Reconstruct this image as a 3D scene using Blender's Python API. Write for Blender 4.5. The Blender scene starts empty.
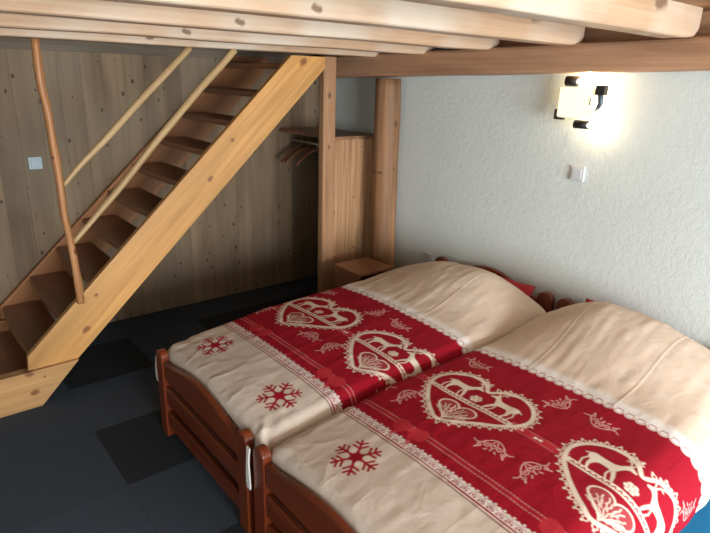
import bpy, bmesh, math, random
import numpy as np
from mathutils import Vector, Matrix, noise as mnoise
random.seed(7)
rng = np.random.RandomState(5)
sc = bpy.context.scene
COL = sc.collection
PI = math.pi

# ------------------------------------------------------------------ helpers
def tag(o, label=None, cat=None, group=None, kind=None):
    if label: o['label'] = label
    if cat: o['category'] = cat
    if group: o['group'] = group
    if kind: o['kind'] = kind
    return o

def empty(name, loc, label, cat, group=None, rotz=0):
    o = bpy.data.objects.new(name, None)
    o.empty_display_size = .1
    COL.objects.link(o)
    o.location = loc
    o.rotation_euler = (0, 0, rotz)
    return tag(o, label, cat, group)

def obj(name, bm, mat, parent=None, smooth=False, loc=None):
    """one mesh object; geometry is given in world space, parent is unrotated Empty"""
    bmesh.ops.recalc_face_normals(bm, faces=bm.faces)
    me = bpy.data.meshes.new(name)
    if parent is not None and loc is None:
        bmesh.ops.translate(bm, verts=bm.verts, vec=-Vector(parent.location))
    if parent is None and loc is not None:
        bmesh.ops.translate(bm, verts=bm.verts, vec=-Vector(loc))
    bm.to_mesh(me); bm.free()
    if smooth:
        for p in me.polygons: p.use_smooth = True
    me.materials.append(mat)
    o = bpy.data.objects.new(name, me)
    COL.objects.link(o)
    if parent is not None:
        o.parent = parent
    if parent is None and loc is not None:
        o.location = loc
    return o

def box(bm, lo, hi, bev=0.0, seg=2):
    t = bmesh.new()
    bmesh.ops.create_cube(t, size=1)
    c = [(a+b)/2 for a, b in zip(lo, hi)]; s = [abs(b-a) for a, b in zip(lo, hi)]
    for v in t.verts:
        v.co = Vector((c[i] + v.co[i]*s[i] for i in range(3)))
    if bev > 0:
        bmesh.ops.bevel(t, geom=list(t.edges), offset=bev, segments=seg, affect='EDGES', profile=.5)
    merge(bm, t)

def merge(bm, t):
    me = bpy.data.meshes.new('tmp'); t.to_mesh(me); t.free()
    bm.from_mesh(me); bpy.data.meshes.remove(me)

def B(lo, hi, bev=0.0, seg=2):
    bm = bmesh.new(); box(bm, lo, hi, bev, seg); return bm

def prism(pts, y0, y1, axis='y', bev=0.0):
    """polygon pts (2D) extruded along axis. axis y: pts are (x,z); axis x: pts are (y,z); axis z: pts (x,y)"""
    bm = bmesh.new()
    def mk(p, t):
        if axis == 'y': return (p[0], t, p[1])
        if axis == 'x': return (t, p[0], p[1])
        return (p[0], p[1], t)
    a = [bm.verts.new(mk(p, y0)) for p in pts]
    b = [bm.verts.new(mk(p, y1)) for p in pts]
    n = len(pts)
    bm.faces.new(a); bm.faces.new(b[::-1])
    for i in range(n):
        bm.faces.new((a[i], b[i], b[(i+1) % n], a[(i+1) % n]))
    bmesh.ops.recalc_face_normals(bm, faces=bm.faces)
    if bev > 0:
        es = [e for e in bm.edges if e.calc_face_angle(0) > .5]
        bmesh.ops.bevel(bm, geom=es, offset=bev, segments=2, affect='EDGES', profile=.5)
    return bm

def tube(bm, pts, radii, seg=12, cap=True, wob=0.0):
    pts = [Vector(p) for p in pts]
    if not hasattr(radii, '__len__'): radii = [radii]*len(pts)
    rings = []
    up = Vector((0, 0, 1))
    for i, p in enumerate(pts):
        if i == 0: d = pts[1]-p
        elif i == len(pts)-1: d = p-pts[i-1]
        else: d = (pts[i+1]-p).normalized() + (p-pts[i-1]).normalized()
        d.normalize()
        ref = Vector((0, 1, 0)) if abs(d.y) < .9 else Vector((1, 0, 0))
        a = d.cross(ref).normalized(); b = d.cross(a).normalized()
        ring = []
        for k in range(seg):
            th = 2*PI*k/seg
            r = radii[i]
            if wob: r *= 1 + wob*mnoise.noise(Vector((math.cos(th)*1.3+p.x*3, math.sin(th)*1.3+p.y*3, p.z*5)))
            ring.append(bm.verts.new(p + a*math.cos(th)*r + b*math.sin(th)*r))
        rings.append(ring)
    for i in range(len(rings)-1):
        for k in range(seg):
            bm.faces.new((rings[i][k], rings[i][(k+1) % seg], rings[i+1][(k+1) % seg], rings[i+1][k]))
    if cap:
        bm.faces.new(rings[0][::-1]); bm.faces.new(rings[-1])

def T(pts, radii, seg=12, wob=0.0):
    bm = bmesh.new(); tube(bm, pts, radii, seg, True, wob); return bm

def resample(pts, n):
    pts = [Vector(p) for p in pts]
    out = []
    for i in range(len(pts)-1):
        for k in range(n):
            t = k/n
            p0 = pts[max(i-1, 0)]; p1 = pts[i]; p2 = pts[i+1]; p3 = pts[min(i+2, len(pts)-1)]
            out.append(.5*((2*p1)+(p2-p0)*t+(2*p0-5*p1+4*p2-p3)*t*t+(3*p1-p0-3*p2+p3)*t*t*t))
    out.append(pts[-1]); return out

# ------------------------------------------------------------------ materials
def nt(name):
    m = bpy.data.materials.new(name); m.use_nodes = True
    n = m.node_tree.nodes; l = m.node_tree.links
    b = n['Principled BSDF']
    return m, n, l, b

def simple(name, col, rough=.6, metal=0, spec=.5, bump=0, bscale=60, var=0.0):
    m, n, l, b = nt(name)
    b.inputs['Roughness'].default_value = rough
    b.inputs['Metallic'].default_value = metal
    b.inputs['Specular IOR Level'].default_value = spec
    tc = n.new('ShaderNodeTexCoord')
    nz = n.new('ShaderNodeTexNoise'); nz.inputs['Scale'].default_value = bscale; nz.inputs['Detail'].default_value = 5
    l.new(tc.outputs['Object'], nz.inputs['Vector'])
    mx = n.new('ShaderNodeMixRGB'); mx.blend_type = 'MIX'
    mx.inputs[1].default_value = (*[c*(1-var) for c in col], 1); mx.inputs[2].default_value = (*[min(1, c*(1+var)) for c in col], 1)
    l.new(nz.outputs['Fac'], mx.inputs[0]); l.new(mx.outputs[0], b.inputs['Base Color'])
    if bump:
        bp = n.new('ShaderNodeBump'); bp.inputs['Strength'].default_value = bump; bp.inputs['Distance'].default_value = .01
        l.new(nz.outputs['Fac'], bp.inputs['Height']); l.new(bp.outputs[0], b.inputs['Normal'])
    return m

def wood(name, light, dark, grain='x', rot=(0, 0, 0), knots=.5, knotcol=None, rough=.55, board=None, board_axis='x',
         stain=None, knot_scale=3.0, groove=.5, offset=(0, 0, 0), spec=.35, blotch=.3, grainamt=.6, cross=9.0, nrm='y', kseed=0.0, ksz=1.0, stamt=.55):
    """procedural softwood. grain = axis the fibres run along, board = width of boards across board_axis"""
    m, n, l, b = nt(name)
    b.inputs['Roughness'].default_value = rough
    b.inputs['Specular IOR Level'].default_value = spec
    tc = n.new('ShaderNodeTexCoord')
    mp0 = n.new('ShaderNodeMapping'); mp0.inputs['Rotation'].default_value = rot; mp0.inputs['Location'].default_value = offset
    l.new(tc.outputs['Object'], mp0.inputs['Vector'])
    base = mp0.outputs['Vector']
    ai = 'xyz'.index(grain)
    def scaled(s_across, s_along, src):
        mp = n.new('ShaderNodeMapping')
        s = [s_across]*3; s[ai] = s_along
        mp.inputs['Scale'].default_value = s
        l.new(src, mp.inputs['Vector']); return mp.outputs['Vector']
    src = base; tone = None; joint = None
    if board:
        sp = n.new('ShaderNodeSeparateXYZ'); l.new(base, sp.inputs[0])
        dv = n.new('ShaderNodeMath'); dv.operation = 'DIVIDE'; dv.inputs[1].default_value = board
        l.new(sp.outputs['xyz'.index(board_axis)], dv.inputs[0])
        fl = n.new('ShaderNodeMath'); fl.operation = 'FLOOR'; l.new(dv.outputs[0], fl.inputs[0])
        fr = n.new('ShaderNodeMath'); fr.operation = 'FRACT'; l.new(dv.outputs[0], fr.inputs[0])
        wn = n.new('ShaderNodeTexWhiteNoise'); wn.noise_dimensions = '1D'; l.new(fl.outputs[0], wn.inputs['W'])
        tone = wn.outputs['Value']
        # offset the grain from board to board
        vm = n.new('ShaderNodeVectorMath'); vm.operation = 'MULTIPLY_ADD'
        vm.inputs[1].default_value = (3, 3, 3)
        l.new(wn.outputs['Color'], vm.inputs[0]); l.new(base, vm.inputs[2]); src = vm.outputs[0]
        pp = n.new('ShaderNodeMath'); pp.operation = 'PINGPONG'; pp.inputs[1].default_value = .5; l.new(fr.outputs[0], pp.inputs[0])
        jr = n.new('ShaderNodeMapRange'); jr.inputs['From Min'].default_value = 0; jr.inputs['From Max'].default_value = .025
        l.new(pp.outputs[0], jr.inputs['Value']); joint = jr.outputs[0]
    nz = n.new('ShaderNodeTexNoise'); nz.inputs['Scale'].default_value = 1; nz.inputs['Detail'].default_value = 6; nz.inputs['Roughness'].default_value = .6; nz.inputs['Distortion'].default_value = .6
    l.new(scaled(cross*3.2, 1.1, src), nz.inputs['Vector'])
    nz2 = n.new('ShaderNodeTexNoise'); nz2.inputs['Scale'].default_value = 1; nz2.inputs['Detail'].default_value = 3
    l.new(scaled(cross*.5, .7, src), nz2.inputs['Vector'])
    # knots
    vo = n.new('ShaderNodeTexVoronoi'); vo.inputs['Scale'].default_value = 1; vo.inputs['Randomness'].default_value = 1
    vo.voronoi_dimensions = '2D'
    ks = n.new('ShaderNodeSeparateXYZ'); l.new(src, ks.inputs[0])
    oth = [k for k in (0, 1, 2) if k != ai and k != 'xyz'.index(nrm)][0]
    kc_ = n.new('ShaderNodeCombineXYZ'); l.new(ks.outputs[oth], kc_.inputs[0]); l.new(ks.outputs[ai], kc_.inputs[1])
    kmp = n.new('ShaderNodeMapping'); kmp.inputs['Scale'].default_value = (knot_scale*1.5, knot_scale, 1); kmp.inputs['Location'].default_value = (kseed, kseed*.7, 0)
    l.new(kc_.outputs[0], kmp.inputs['Vector'])
    kn = n.new('ShaderNodeTexNoise'); kn.inputs['Scale'].default_value = 38; kn.inputs['Detail'].default_value = 2; l.new(src, kn.inputs['Vector'])
    kv = n.new('ShaderNodeVectorMath'); kv.operation = 'MULTIPLY_ADD'; kv.inputs[1].default_value = (.09, .09, 0)
    l.new(kn.outputs['Color'], kv.inputs[0]); l.new(kmp.outputs['Vector'], kv.inputs[2]); l.new(kv.outputs[0], vo.inputs['Vector'])
    spc = n.new('ShaderNodeSeparateColor'); l.new(vo.outputs['Color'], spc.inputs[0])
    gt = n.new('ShaderNodeMath'); gt.operation = 'LESS_THAN'; gt.inputs[1].default_value = knots; l.new(spc.outputs[0], gt.inputs[0])
    sz = n.new('ShaderNodeMapRange'); sz.inputs['To Min'].default_value = .018*ksz; sz.inputs['To Max'].default_value = .07*ksz; l.new(spc.outputs[1], sz.inputs['Value'])
    kr = n.new('ShaderNodeMath'); kr.operation = 'DIVIDE'; l.new(vo.outputs['Distance'], kr.inputs[0]); l.new(sz.outputs[0], kr.inputs[1])
    km = n.new('ShaderNodeMapRange'); km.inputs['From Min'].default_value = .8; km.inputs['From Max'].default_value = 1.5
    km.inputs['To Min'].default_value = 1; km.inputs['To Max'].default_value = 0; l.new(kr.outputs[0], km.inputs['Value'])
    kk = n.new('ShaderNodeMath'); kk.operation = 'MULTIPLY'; l.new(km.outputs[0], kk.inputs[0]); l.new(gt.outputs[0], kk.inputs[1])
    # growth-ring look: banded grain distorted near knots
    rmp = n.new('ShaderNodeValToRGB')
    rmp.color_ramp.elements[0].position = .35; rmp.color_ramp.elements[0].color = (*dark, 1)
    rmp.color_ramp.elements[1].position = .35+.45/max(grainamt, .01)*.6; rmp.color_ramp.elements[1].color = (*light, 1)
    l.new(nz.outputs['Fac'], rmp.inputs[0])
    mx = n.new('ShaderNodeMixRGB'); mx.blend_type = 'MULTIPLY'
    r2 = n.new('ShaderNodeMapRange'); r2.inputs['From Min'].default_value = .3; r2.inputs['From Max'].default_value = .7
    r2.inputs['To Min'].default_value = 1-blotch; r2.inputs['To Max'].default_value = 1+blotch*.5; l.new(nz2.outputs['Fac'], r2.inputs['Value'])
    mx.inputs[0].default_value = 1; l.new(rmp.outputs[0], mx.inputs[1]); l.new(r2.outputs[0], mx.inputs[2])
    cur = mx.outputs[0]
    if tone is not None:
        tr = n.new('ShaderNodeMapRange'); tr.inputs['To Min'].default_value = .86; tr.inputs['To Max'].default_value = 1.12; l.new(tone, tr.inputs['Value'])
        mt = n.new('ShaderNodeMixRGB'); mt.blend_type = 'MULTIPLY'; mt.inputs[0].default_value = 1
        l.new(cur, mt.inputs[1]); l.new(tr.outputs[0], mt.inputs[2]); cur = mt.outputs[0]
    if stain:   # large second tone blotches
        n3 = n.new('ShaderNodeTexNoise'); n3.inputs['Scale'].default_value = 1.6; n3.inputs['Detail'].default_value = 3
        l.new(base, n3.inputs['Vector'])
        sr = n.new('ShaderNodeMapRange'); sr.inputs['From Min'].default_value = .45; sr.inputs['From Max'].default_value = .65; l.new(n3.outputs['Fac'], sr.inputs['Value'])
        ms = n.new('ShaderNodeMixRGB'); ms.blend_type = 'MIX'; ms.inputs[2].default_value = (*stain, 1)
        sm = n.new('ShaderNodeMath'); sm.operation = 'MULTIPLY'; sm.inputs[1].default_value = stamt; l.new(sr.outputs[0], sm.inputs[0])
        l.new(sm.outputs[0], ms.inputs[0]); l.new(cur, ms.inputs[1]); cur = ms.outputs[0]
    kc = knotcol or tuple(c*.35 for c in dark)
    mk = n.new('ShaderNodeMixRGB'); mk.inputs[2].default_value = (*kc, 1)
    k8 = n.new('ShaderNodeMath'); k8.operation = 'MULTIPLY'; k8.inputs[1].default_value = .85; l.new(kk.outputs[0], k8.inputs[0])
    l.new(k8.outputs[0], mk.inputs[0]); l.new(cur, mk.inputs[1]); cur = mk.outputs[0]
    if joint is not None:
        mj = n.new('ShaderNodeMixRGB'); mj.blend_type = 'MULTIPLY'; mj.inputs[0].default_value = groove
        l.new(cur, mj.inputs[1]); l.new(joint, mj.inputs[2]); cur = mj.outputs[0]
    l.new(cur, b.inputs['Base Color'])
    bp = n.new('ShaderNodeBump'); bp.inputs['Strength'].default_value = .25; bp.inputs['Distance'].default_value = .004
    if joint is not None:
        ad = n.new('ShaderNodeMath'); ad.operation = 'MULTIPLY_ADD'; ad.inputs[1].default_value = 2.0
        l.new(joint, ad.inputs[0]); l.new(nz.outputs['Fac'], ad.inputs[2]); l.new(ad.outputs[0], bp.inputs['Height'])
    else: l.new(nz.outputs['Fac'], bp.inputs['Height'])
    l.new(bp.outputs[0], b.inputs['Normal'])
    return m

M = {}
M['wall_wood'] = wood('weathered_boards', (.270, .185, .110), (.185, .122, .070), 'z', board=.135, board_axis='x', knots=.7, knot_scale=5.2,
                      stain=(.205, .165, .115), rough=.7, groove=.2, blotch=.38, knotcol=(.03, .018, .011), cross=7)
M['trim_wood'] = wood('weathered_trim', (.22, .17, .12), (.13, .10, .07), 'x', knots=.4, rough=.7)
M['joist'] = wood('pale_rough_joist', (.61, .415, .27), (.43, .265, .155), 'x', knots=.6, knot_scale=2.2, ksz=1.5, stamt=.8, knotcol=(.16, .085, .045), rough=.65,
                  stain=(.60, .51, .41), blotch=.28, cross=11)
M['ceiling'] = wood('ceiling_planks', (.52, .30, .15), (.36, .19, .09), 'y', board=.14, board_axis='x', knots=.4, rough=.6)
M['beam'] = wood('brown_beam', (.68, .40, .235), (.45, .24, .135), 'y', ksz=1.6, knots=.4, knot_scale=2.5, rough=.6, stain=(.47, .27, .17), knotcol=(.12, .05, .03))
M['post'] = wood('square_post_wood', (.56, .32, .165), (.37, .19, .095), 'z', ksz=1.5, knots=.5, knot_scale=4, rough=.55)
M['log'] = wood('log_wood', (.50, .27, .135), (.28, .14, .068), 'z', knots=.6, knot_scale=4.5, ksz=1.6, rough=.6, blotch=.45)
M['panel'] = wood('wardrobe_pine', (.68, .41, .215), (.40, .20, .095), 'z', board=.085, board_axis='x', knots=.35, knot_scale=4.5, rough=.45, groove=.25, cross=14, blotch=.25, grainamt=.9, knotcol=(.16, .05, .02))
M['shelf'] = wood('shelf_pine', (.36, .19, .10), (.25, .12, .06), 'y', knots=.2, rough=.45)
M['night'] = wood('nightstand_pine', (.34, .15, .075), (.24, .095, .045), 'y', knots=.25, rough=.4)
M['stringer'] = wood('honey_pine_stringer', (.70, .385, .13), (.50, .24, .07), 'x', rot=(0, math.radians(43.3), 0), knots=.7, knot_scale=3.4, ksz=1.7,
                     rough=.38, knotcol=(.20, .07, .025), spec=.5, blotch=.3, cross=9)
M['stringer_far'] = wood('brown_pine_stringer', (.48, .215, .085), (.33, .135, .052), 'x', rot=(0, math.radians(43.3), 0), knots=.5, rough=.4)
M['base_step'] = wood('honey_pine_base', (.62, .37, .16), (.45, .24, .09), 'x', knots=.7, knot_scale=4.5, ksz=1.5, rough=.42, knotcol=(.18, .06, .025))
M['tread'] = wood('dark_varnished_tread', (.29, .110, .044), (.18, .066, .027), 'y', knots=.3, rough=.35, spec=.5)
M['rail_post'] = wood('peeled_branch', (.66, .32, .125), (.34, .14, .05), 'z', knots=.75, knot_scale=9, ksz=2, rough=.42, blotch=.5, knotcol=(.10, .03, .015))
M['handrail'] = wood('pale_peeled_branch', (.62, .43, .22), (.46, .29, .13), 'x', rot=(0, math.radians(43), 0), knots=.35, knot_scale=7, rough=.45)
M['bed'] = wood('reddish_bed_varnish', (.215, .043, .012), (.130, .024, .007), 'y', knots=.15, rough=.3, spec=.55, blotch=.25, grainamt=.9)
M['bed_post'] = wood('reddish_bed_post', (.215, .043, .012), (.130, .024, .007), 'z', knots=.1, rough=.3, spec=.55, blotch=.25, grainamt=.9)
M['hanger'] = simple('hanger_wood', (.17, .065, .03), .4, var=.2)
M['metal'] = simple('chrome', (.7, .7, .68), .3, metal=1)
M['white_plastic'] = simple('white_plastic', (.62, .66, .68), .35, var=.03)
M['blue_plastic'] = simple('pale_blue_plastic', (.30, .39, .42), .4, var=.03)
M['black_metal'] = simple('black_metal', (.018, .017, .017), .4, spec=.5, var=.1)
M['blue_metal'] = simple('blue_grey_metal', (.06, .09, .12), .35, metal=.3)
M['tie'] = simple('white_cotton', (.72, .70, .68), .9, bump=.2, bscale=200)
M['red_cloth'] = simple('red_cotton', (.42, .022, .035), .85, bump=.2, bscale=90, var=.12)
M['mattress'] = simple('mattress_ticking', (.55, .52, .48), .9, bump=.2, bscale=120)
M['blue_rug'] = simple('blue_rug', (.012, .25, .55), .9, bump=.5, bscale=300, var=.15)
M['dark'] = simple('dark_plastic', (.02, .02, .02), .6)

def plaster():
    m, n, l, b = nt('rough_plaster')
    b.inputs['Roughness'].default_value = .9; b.inputs['Specular IOR Level'].default_value = .2
    tc = n.new('ShaderNodeTexCoord')
    nz = n.new('ShaderNodeTexNoise'); nz.inputs['Scale'].default_value = 28; nz.inputs['Detail'].default_value = 7; nz.inputs['Roughness'].default_value = .65
    n2 = n.new('ShaderNodeTexNoise'); n2.inputs['Scale'].default_value = 90; n2.inputs['Detail'].default_value = 3
    n3 = n.new('ShaderNodeTexNoise'); n3.inputs['Scale'].default_value = 2.2; n3.inputs['Detail'].default_value = 3
    for k in (nz, n2, n3): l.new(tc.outputs['Object'], k.inputs['Vector'])
    ad = n.new('ShaderNodeMath'); ad.operation = 'MULTIPLY_ADD'; ad.inputs[1].default_value = .4
    l.new(n2.outputs['Fac'], ad.inputs[0]); l.new(nz.outputs['Fac'], ad.inputs[2])
    bp = n.new('ShaderNodeBump'); bp.inputs['Strength'].default_value = .45; bp.inputs['Distance'].default_value = .009
    l.new(ad.outputs[0], bp.inputs['Height']); l.new(bp.outputs[0], b.inputs['Normal'])
    mx = n.new('ShaderNodeMixRGB'); mx.inputs[1].default_value = (.65, .71, .685, 1); mx.inputs[2].default_value = (.74, .80, .775, 1)
    l.new(n3.outputs['Fac'], mx.inputs[0]); l.new(mx.outputs[0], b.inputs['Base Color'])
    return m
M['plaster'] = plaster()

TS = .512
TX0, TY0 = .59, 2.80
def carpet():
    m, n, l, b = nt('carpet_tiles')
    b.inputs['Roughness'].default_value = 1; b.inputs['Specular IOR Level'].default_value = .1
    tc = n.new('ShaderNodeTexCoord'); sp = n.new('ShaderNodeSeparateXYZ'); l.new(tc.outputs['Object'], sp.inputs[0])
    def M2(op, a, bb):
        k = n.new('ShaderNodeMath'); k.operation = op
        for i, v in enumerate((a, bb)):
            if v is None: continue
            if isinstance(v, (int, float)): k.inputs[i].default_value = v
            else: l.new(v, k.inputs[i])
        return k.outputs[0]
    x = M2('DIVIDE', M2('SUBTRACT', sp.outputs[0], TX0), TS); y = M2('DIVIDE', M2('SUBTRACT', sp.outputs[1], TY0), TS)
    fx = M2('FLOOR', x, None); fy = M2('FLOOR', y, None)
    cb = n.new('ShaderNodeCombineXYZ'); l.new(fx, cb.inputs[0]); l.new(fy, cb.inputs[1])
    wn = n.new('ShaderNodeTexWhiteNoise'); l.new(cb.outputs[0], wn.inputs['Vector'])
    # dark tiles: chosen cells
    def cell(i, j):
        a = M2('LESS_THAN', M2('ABSOLUTE', M2('SUBTRACT', fx, i), None), .5)
        c = M2('LESS_THAN', M2('ABSOLUTE', M2('SUBTRACT', fy, j), None), .5)
        return M2('MULTIPLY', a, c)
    dk = M2('ADD', cell(0, -1), cell(0, 1)); dk = M2('ADD', dk, cell(3, 1)); dk = M2('ADD', dk, cell(0, -3)); dk = M2('ADD', dk, cell(2, 1))
    nz = n.new('ShaderNodeTexNoise'); nz.inputs['Scale'].default_value = 160; nz.inputs['Detail'].default_value = 4; l.new(tc.outputs['Object'], nz.inputs['Vector'])
    n2 = n.new('ShaderNodeTexNoise'); n2.inputs['Scale'].default_value = 4; l.new(tc.outputs['Object'], n2.inputs['Vector'])
    mx = n.new('ShaderNodeMixRGB'); mx.inputs[1].default_value = (.058, .073, .094, 1); mx.inputs[2].default_value = (.030, .036, .042, 1); l.new(dk, mx.inputs[0])
    mr = n.new('ShaderNodeMapRange'); mr.inputs['From Min'].default_value = .3; mr.inputs['From Max'].default_value = .7; mr.inputs['To Min'].default_value = .65; mr.inputs['To Max'].default_value = 1.35; l.new(nz.outputs['Fac'], mr.inputs['Value'])
    m3 = n.new('ShaderNodeMixRGB'); m3.blend_type = 'MULTIPLY'; m3.inputs[0].default_value = 1; l.new(mx.outputs[0], m3.inputs[1]); l.new(mr.outputs[0], m3.inputs[2])
    tr = n.new('ShaderNodeMapRange'); tr.inputs['To Min'].default_value = .93; tr.inputs['To Max'].default_value = 1.07; l.new(wn.outputs['Value'], tr.inputs['Value'])
    m4 = n.new('ShaderNodeMixRGB'); m4.blend_type = 'MULTIPLY'; m4.inputs[0].default_value = 1; l.new(m3.outputs[0], m4.inputs[1]); l.new(tr.outputs[0], m4.inputs[2])
    px = M2('PINGPONG', x, .5); py = M2('PINGPONG', y, .5); e = M2('MINIMUM', px, py)
    er = n.new('ShaderNodeMapRange'); er.inputs['From Max'].default_value = .008; er.inputs['To Min'].default_value = .75; l.new(e, er.inputs['Value'])
    m5 = n.new('ShaderNodeMixRGB'); m5.blend_type = 'MULTIPLY'; m5.inputs[0].default_value = 1; l.new(m4.outputs[0], m5.inputs[1]); l.new(er.outputs[0], m5.inputs[2])
    l.new(m5.outputs[0], b.inputs['Base Color'])
    bp = n.new('ShaderNodeBump'); bp.inputs['Strength'].default_value = .5; bp.inputs['Distance'].default_value = .004
    l.new(nz.outputs['Fac'], bp.inputs['Height']); l.new(bp.outputs[0], b.inputs['Normal'])
    return m
M['carpet'] = carpet()

# ------------------------------------------------------------------ room shell
XR, YB, XL, YF = 3.0, 4.154, -1.6, -3.2
ZC = 2.12
def struct(name, bm, mat):
    o = obj(name, bm, mat); o['kind'] = 'structure'; return o
struct('floor', B((XL-.1, YF-.1, -.1), (XR+.1, YB+.1, 0)), M['carpet'])
struct('wall_back', B((XL-.1, YB, 0), (XR, YB+.1, ZC)), M['wall_wood'])
struct('wall_right', B((XR, YF-.1, 0), (XR+.1, YB+.1, ZC)), M['plaster'])
struct('wall_left', B((XL-.1, YF, 0), (XL, YB, ZC)), M['plaster'])
# front wall (behind the viewer) with a tall window opening on the bed side
WX0, WX1, WZ0, WZ1 = -.5, 2.25, .3, 2.0
bm = bmesh.new()
box(bm, (XL-.1, YF-.1, 0), (WX0, YF, ZC)); box(bm, (WX1, YF-.1, 0), (XR, YF, ZC))
box(bm, (WX0, YF-.1, 0), (WX1, YF, WZ0)); box(bm, (WX0, YF-.1, WZ1), (WX1, YF, ZC))
struct('wall_front', bm, M['plaster'])
struct('ceiling', B((XL-.1, YF-.1, ZC), (XR+.1, YB+.1, ZC+.05)), M['ceiling'])
struct('trim_1', B((XL, YB-.022, 1.895), (XR-.001, YB-.0005, ZC-.001), .002), M['trim_wood'])
bm = bmesh.new()
box(bm, (XR-.03, YF+.01, 1.99), (XR-.001, YB-.03, ZC-.001))
struct('trim_2', bm, M['beam'])

# ------------------------------------------------------------------ joists
joists = [(3.305, 1.934, 'farthest ceiling joist, just above the top of the stairs'),
          (2.80, 1.950, 'second ceiling joist from the stairs, spanning to the brown beam'),
          (2.28, 1.968, 'third ceiling joist from the stairs, ending left of the wall lamp'),
          (1.745, 1.985, 'fourth ceiling joist from the stairs, its end above the wall lamp'),
          (1.19, 2.003, 'nearest visible ceiling joist, its cut end at the top right corner'),
          ]
for i, (y, z, lab) in enumerate(joists):
    h = ZC - z; w = .11 if i else .18
    xe = [2.88, 2.885, 2.88, 2.865, 2.835][i]; z -= .006
    bm = bmesh.new()
    # body with wavy, softly rounded (waney) lower edges
    nx = 60; rings = []
    for k in range(nx+1):
        x = XL + (xe-.03-XL)*k/(nx-1) if k < nx else xe
        wv = .006*mnoise.noise(Vector((x*1.7, y*5, 0)))
        ex = 1.0
        if k == nx: ex = .0
        pr = []
        r = .012 + .005*mnoise.noise(Vector((x*2.3, y*3, 4)))
        zb = z + wv*.7 + (.028 if k == nx else .006 if k == nx-1 else 0)
        yl, yr = y - w/2 + wv, y + w/2 + wv
        prof = [(yl, ZC-.001), (yl, zb+r*1.3), (yl+r*.25, zb+r*.45), (yl+r*.8, zb+r*.05), (yr-r*.8, zb), (yr-r*.25, zb+r*.4), (yr, zb+r*1.3), (yr, ZC-.001)]
        rings.append([bm.verts.new((x, a, b_)) for a, b_ in prof])
    for k in range(nx):
        for q in range(7): bm.faces.new((rings[k][q], rings[k+1][q], rings[k+1][q+1], rings[k][q+1]))
        bm.faces.new((rings[k][7], rings[k+1][7], rings[k+1][0], rings[k][0]))
    bm.faces.new(rings[0]); bm.faces.new(rings[-1][::-1])
    o = obj('ceiling_joist', bm, M['joist'], smooth=False, loc=(0.7, y, z))
    tag(o, 'pale rough sawn ' + lab, 'joist', 'pale ceiling joists')

# ------------------------------------------------------------------ main beam along the plaster wall, posts
bm = bmesh.new(); rings = []
for k in range(61):
    y = YF + (YB-.025-YF)*k/60
    t = (y-1.07)/(3.95-1.07)
    zt = 2.006 + (1.936-2.006)*t; zb = 1.868 + (1.777-1.868)*t
    if y < 1.07: zt = 2.006; zb = 1.868
    wv = .005*mnoise.noise(Vector((y*2, 0, 0)))
    zt += 0; zb += wv
    xl = 2.80 + .006*mnoise.noise(Vector((y*1.5, 3, 0)))
    r = .02
    zc_ = min(zt, 1.995)
    prof = [(xl, zb+r), (xl+.006, zb+r*.3), (xl+r, zb), (2.972, zb), (2.972, zt), (xl+r, zt), (xl+.005, zt-r*.4), (xl, zt-r)]
    rings.append([bm.verts.new((a, y, b_)) for a, b_ in prof])
for k in range(60):
    for q in range(8): bm.faces.new((rings[k][q], rings[k+1][q], rings[k+1][(q+1) % 8], rings[k][(q+1) % 8]))
bm.faces.new(rings[0]); bm.faces.new(rings[-1][::-1])
o = obj('ceiling_beam', bm, M['beam'], loc=(2.88, 1.0, 1.9))
tag(o, 'long reddish brown squared beam carrying the joists along the white wall', 'beam')

bm = B((2.428, 3.322, 0), (2.536, 3.385, 1.922), .010, 3)
o = obj('support_post', bm, M['post'], loc=(2.482, 3.353, 0))
tag(o, 'squared brown timber post between the stair top and the wardrobe', 'post')

pts = [(2.862 + .012*(1-z/1.79) + .003*mnoise.noise(Vector((z*1.5, 1, 0))), 3.145 - .03*(1-z/1.79) + .004*mnoise.noise(Vector((z*1.4, 7, 0))), z) for z in np.linspace(0, 1.79, 30)]
rad = [.093 + .003*mnoise.noise(Vector((p[2]*3, 5, 1))) - .006*(1-p[2]/1.79) for p in pts]
o = obj('log_post', T(pts, rad, 28, .04), M['log'], smooth=True, loc=(2.868, 3.135, 0))
tag(o, 'round peeled log post standing against the white wall under the beam', 'post')

# ------------------------------------------------------------------ staircase
st = empty('staircase', (.9, 3.7, 0), 'steep open pine staircase with dark treads and a peeled branch handrail', 'staircase')
sl = .942
def topz(x): return .288 + sl*(x-.389)
def str_poly(x0=.395):
    # top edge from foot to head, then down the back edge
    return [(x0, .215), (x0+.008, topz(x0+.008)), (2.118, 1.914), (2.385, 1.914), (2.385, 1.843), (.650, .215)]
obj('stringer', prism(str_poly(), 3.25, 3.292, 'y', .004), M['stringer'], st)
obj('stringer', prism([(.395, .215), (.403, .301), (2.118, 1.914), (2.45, 1.914), (2.45, 1.835), (.72, .205)], 4.105, 4.147, 'y', .004), M['stringer_far'], st)['label'] = 'darker stringer against the board wall'
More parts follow.
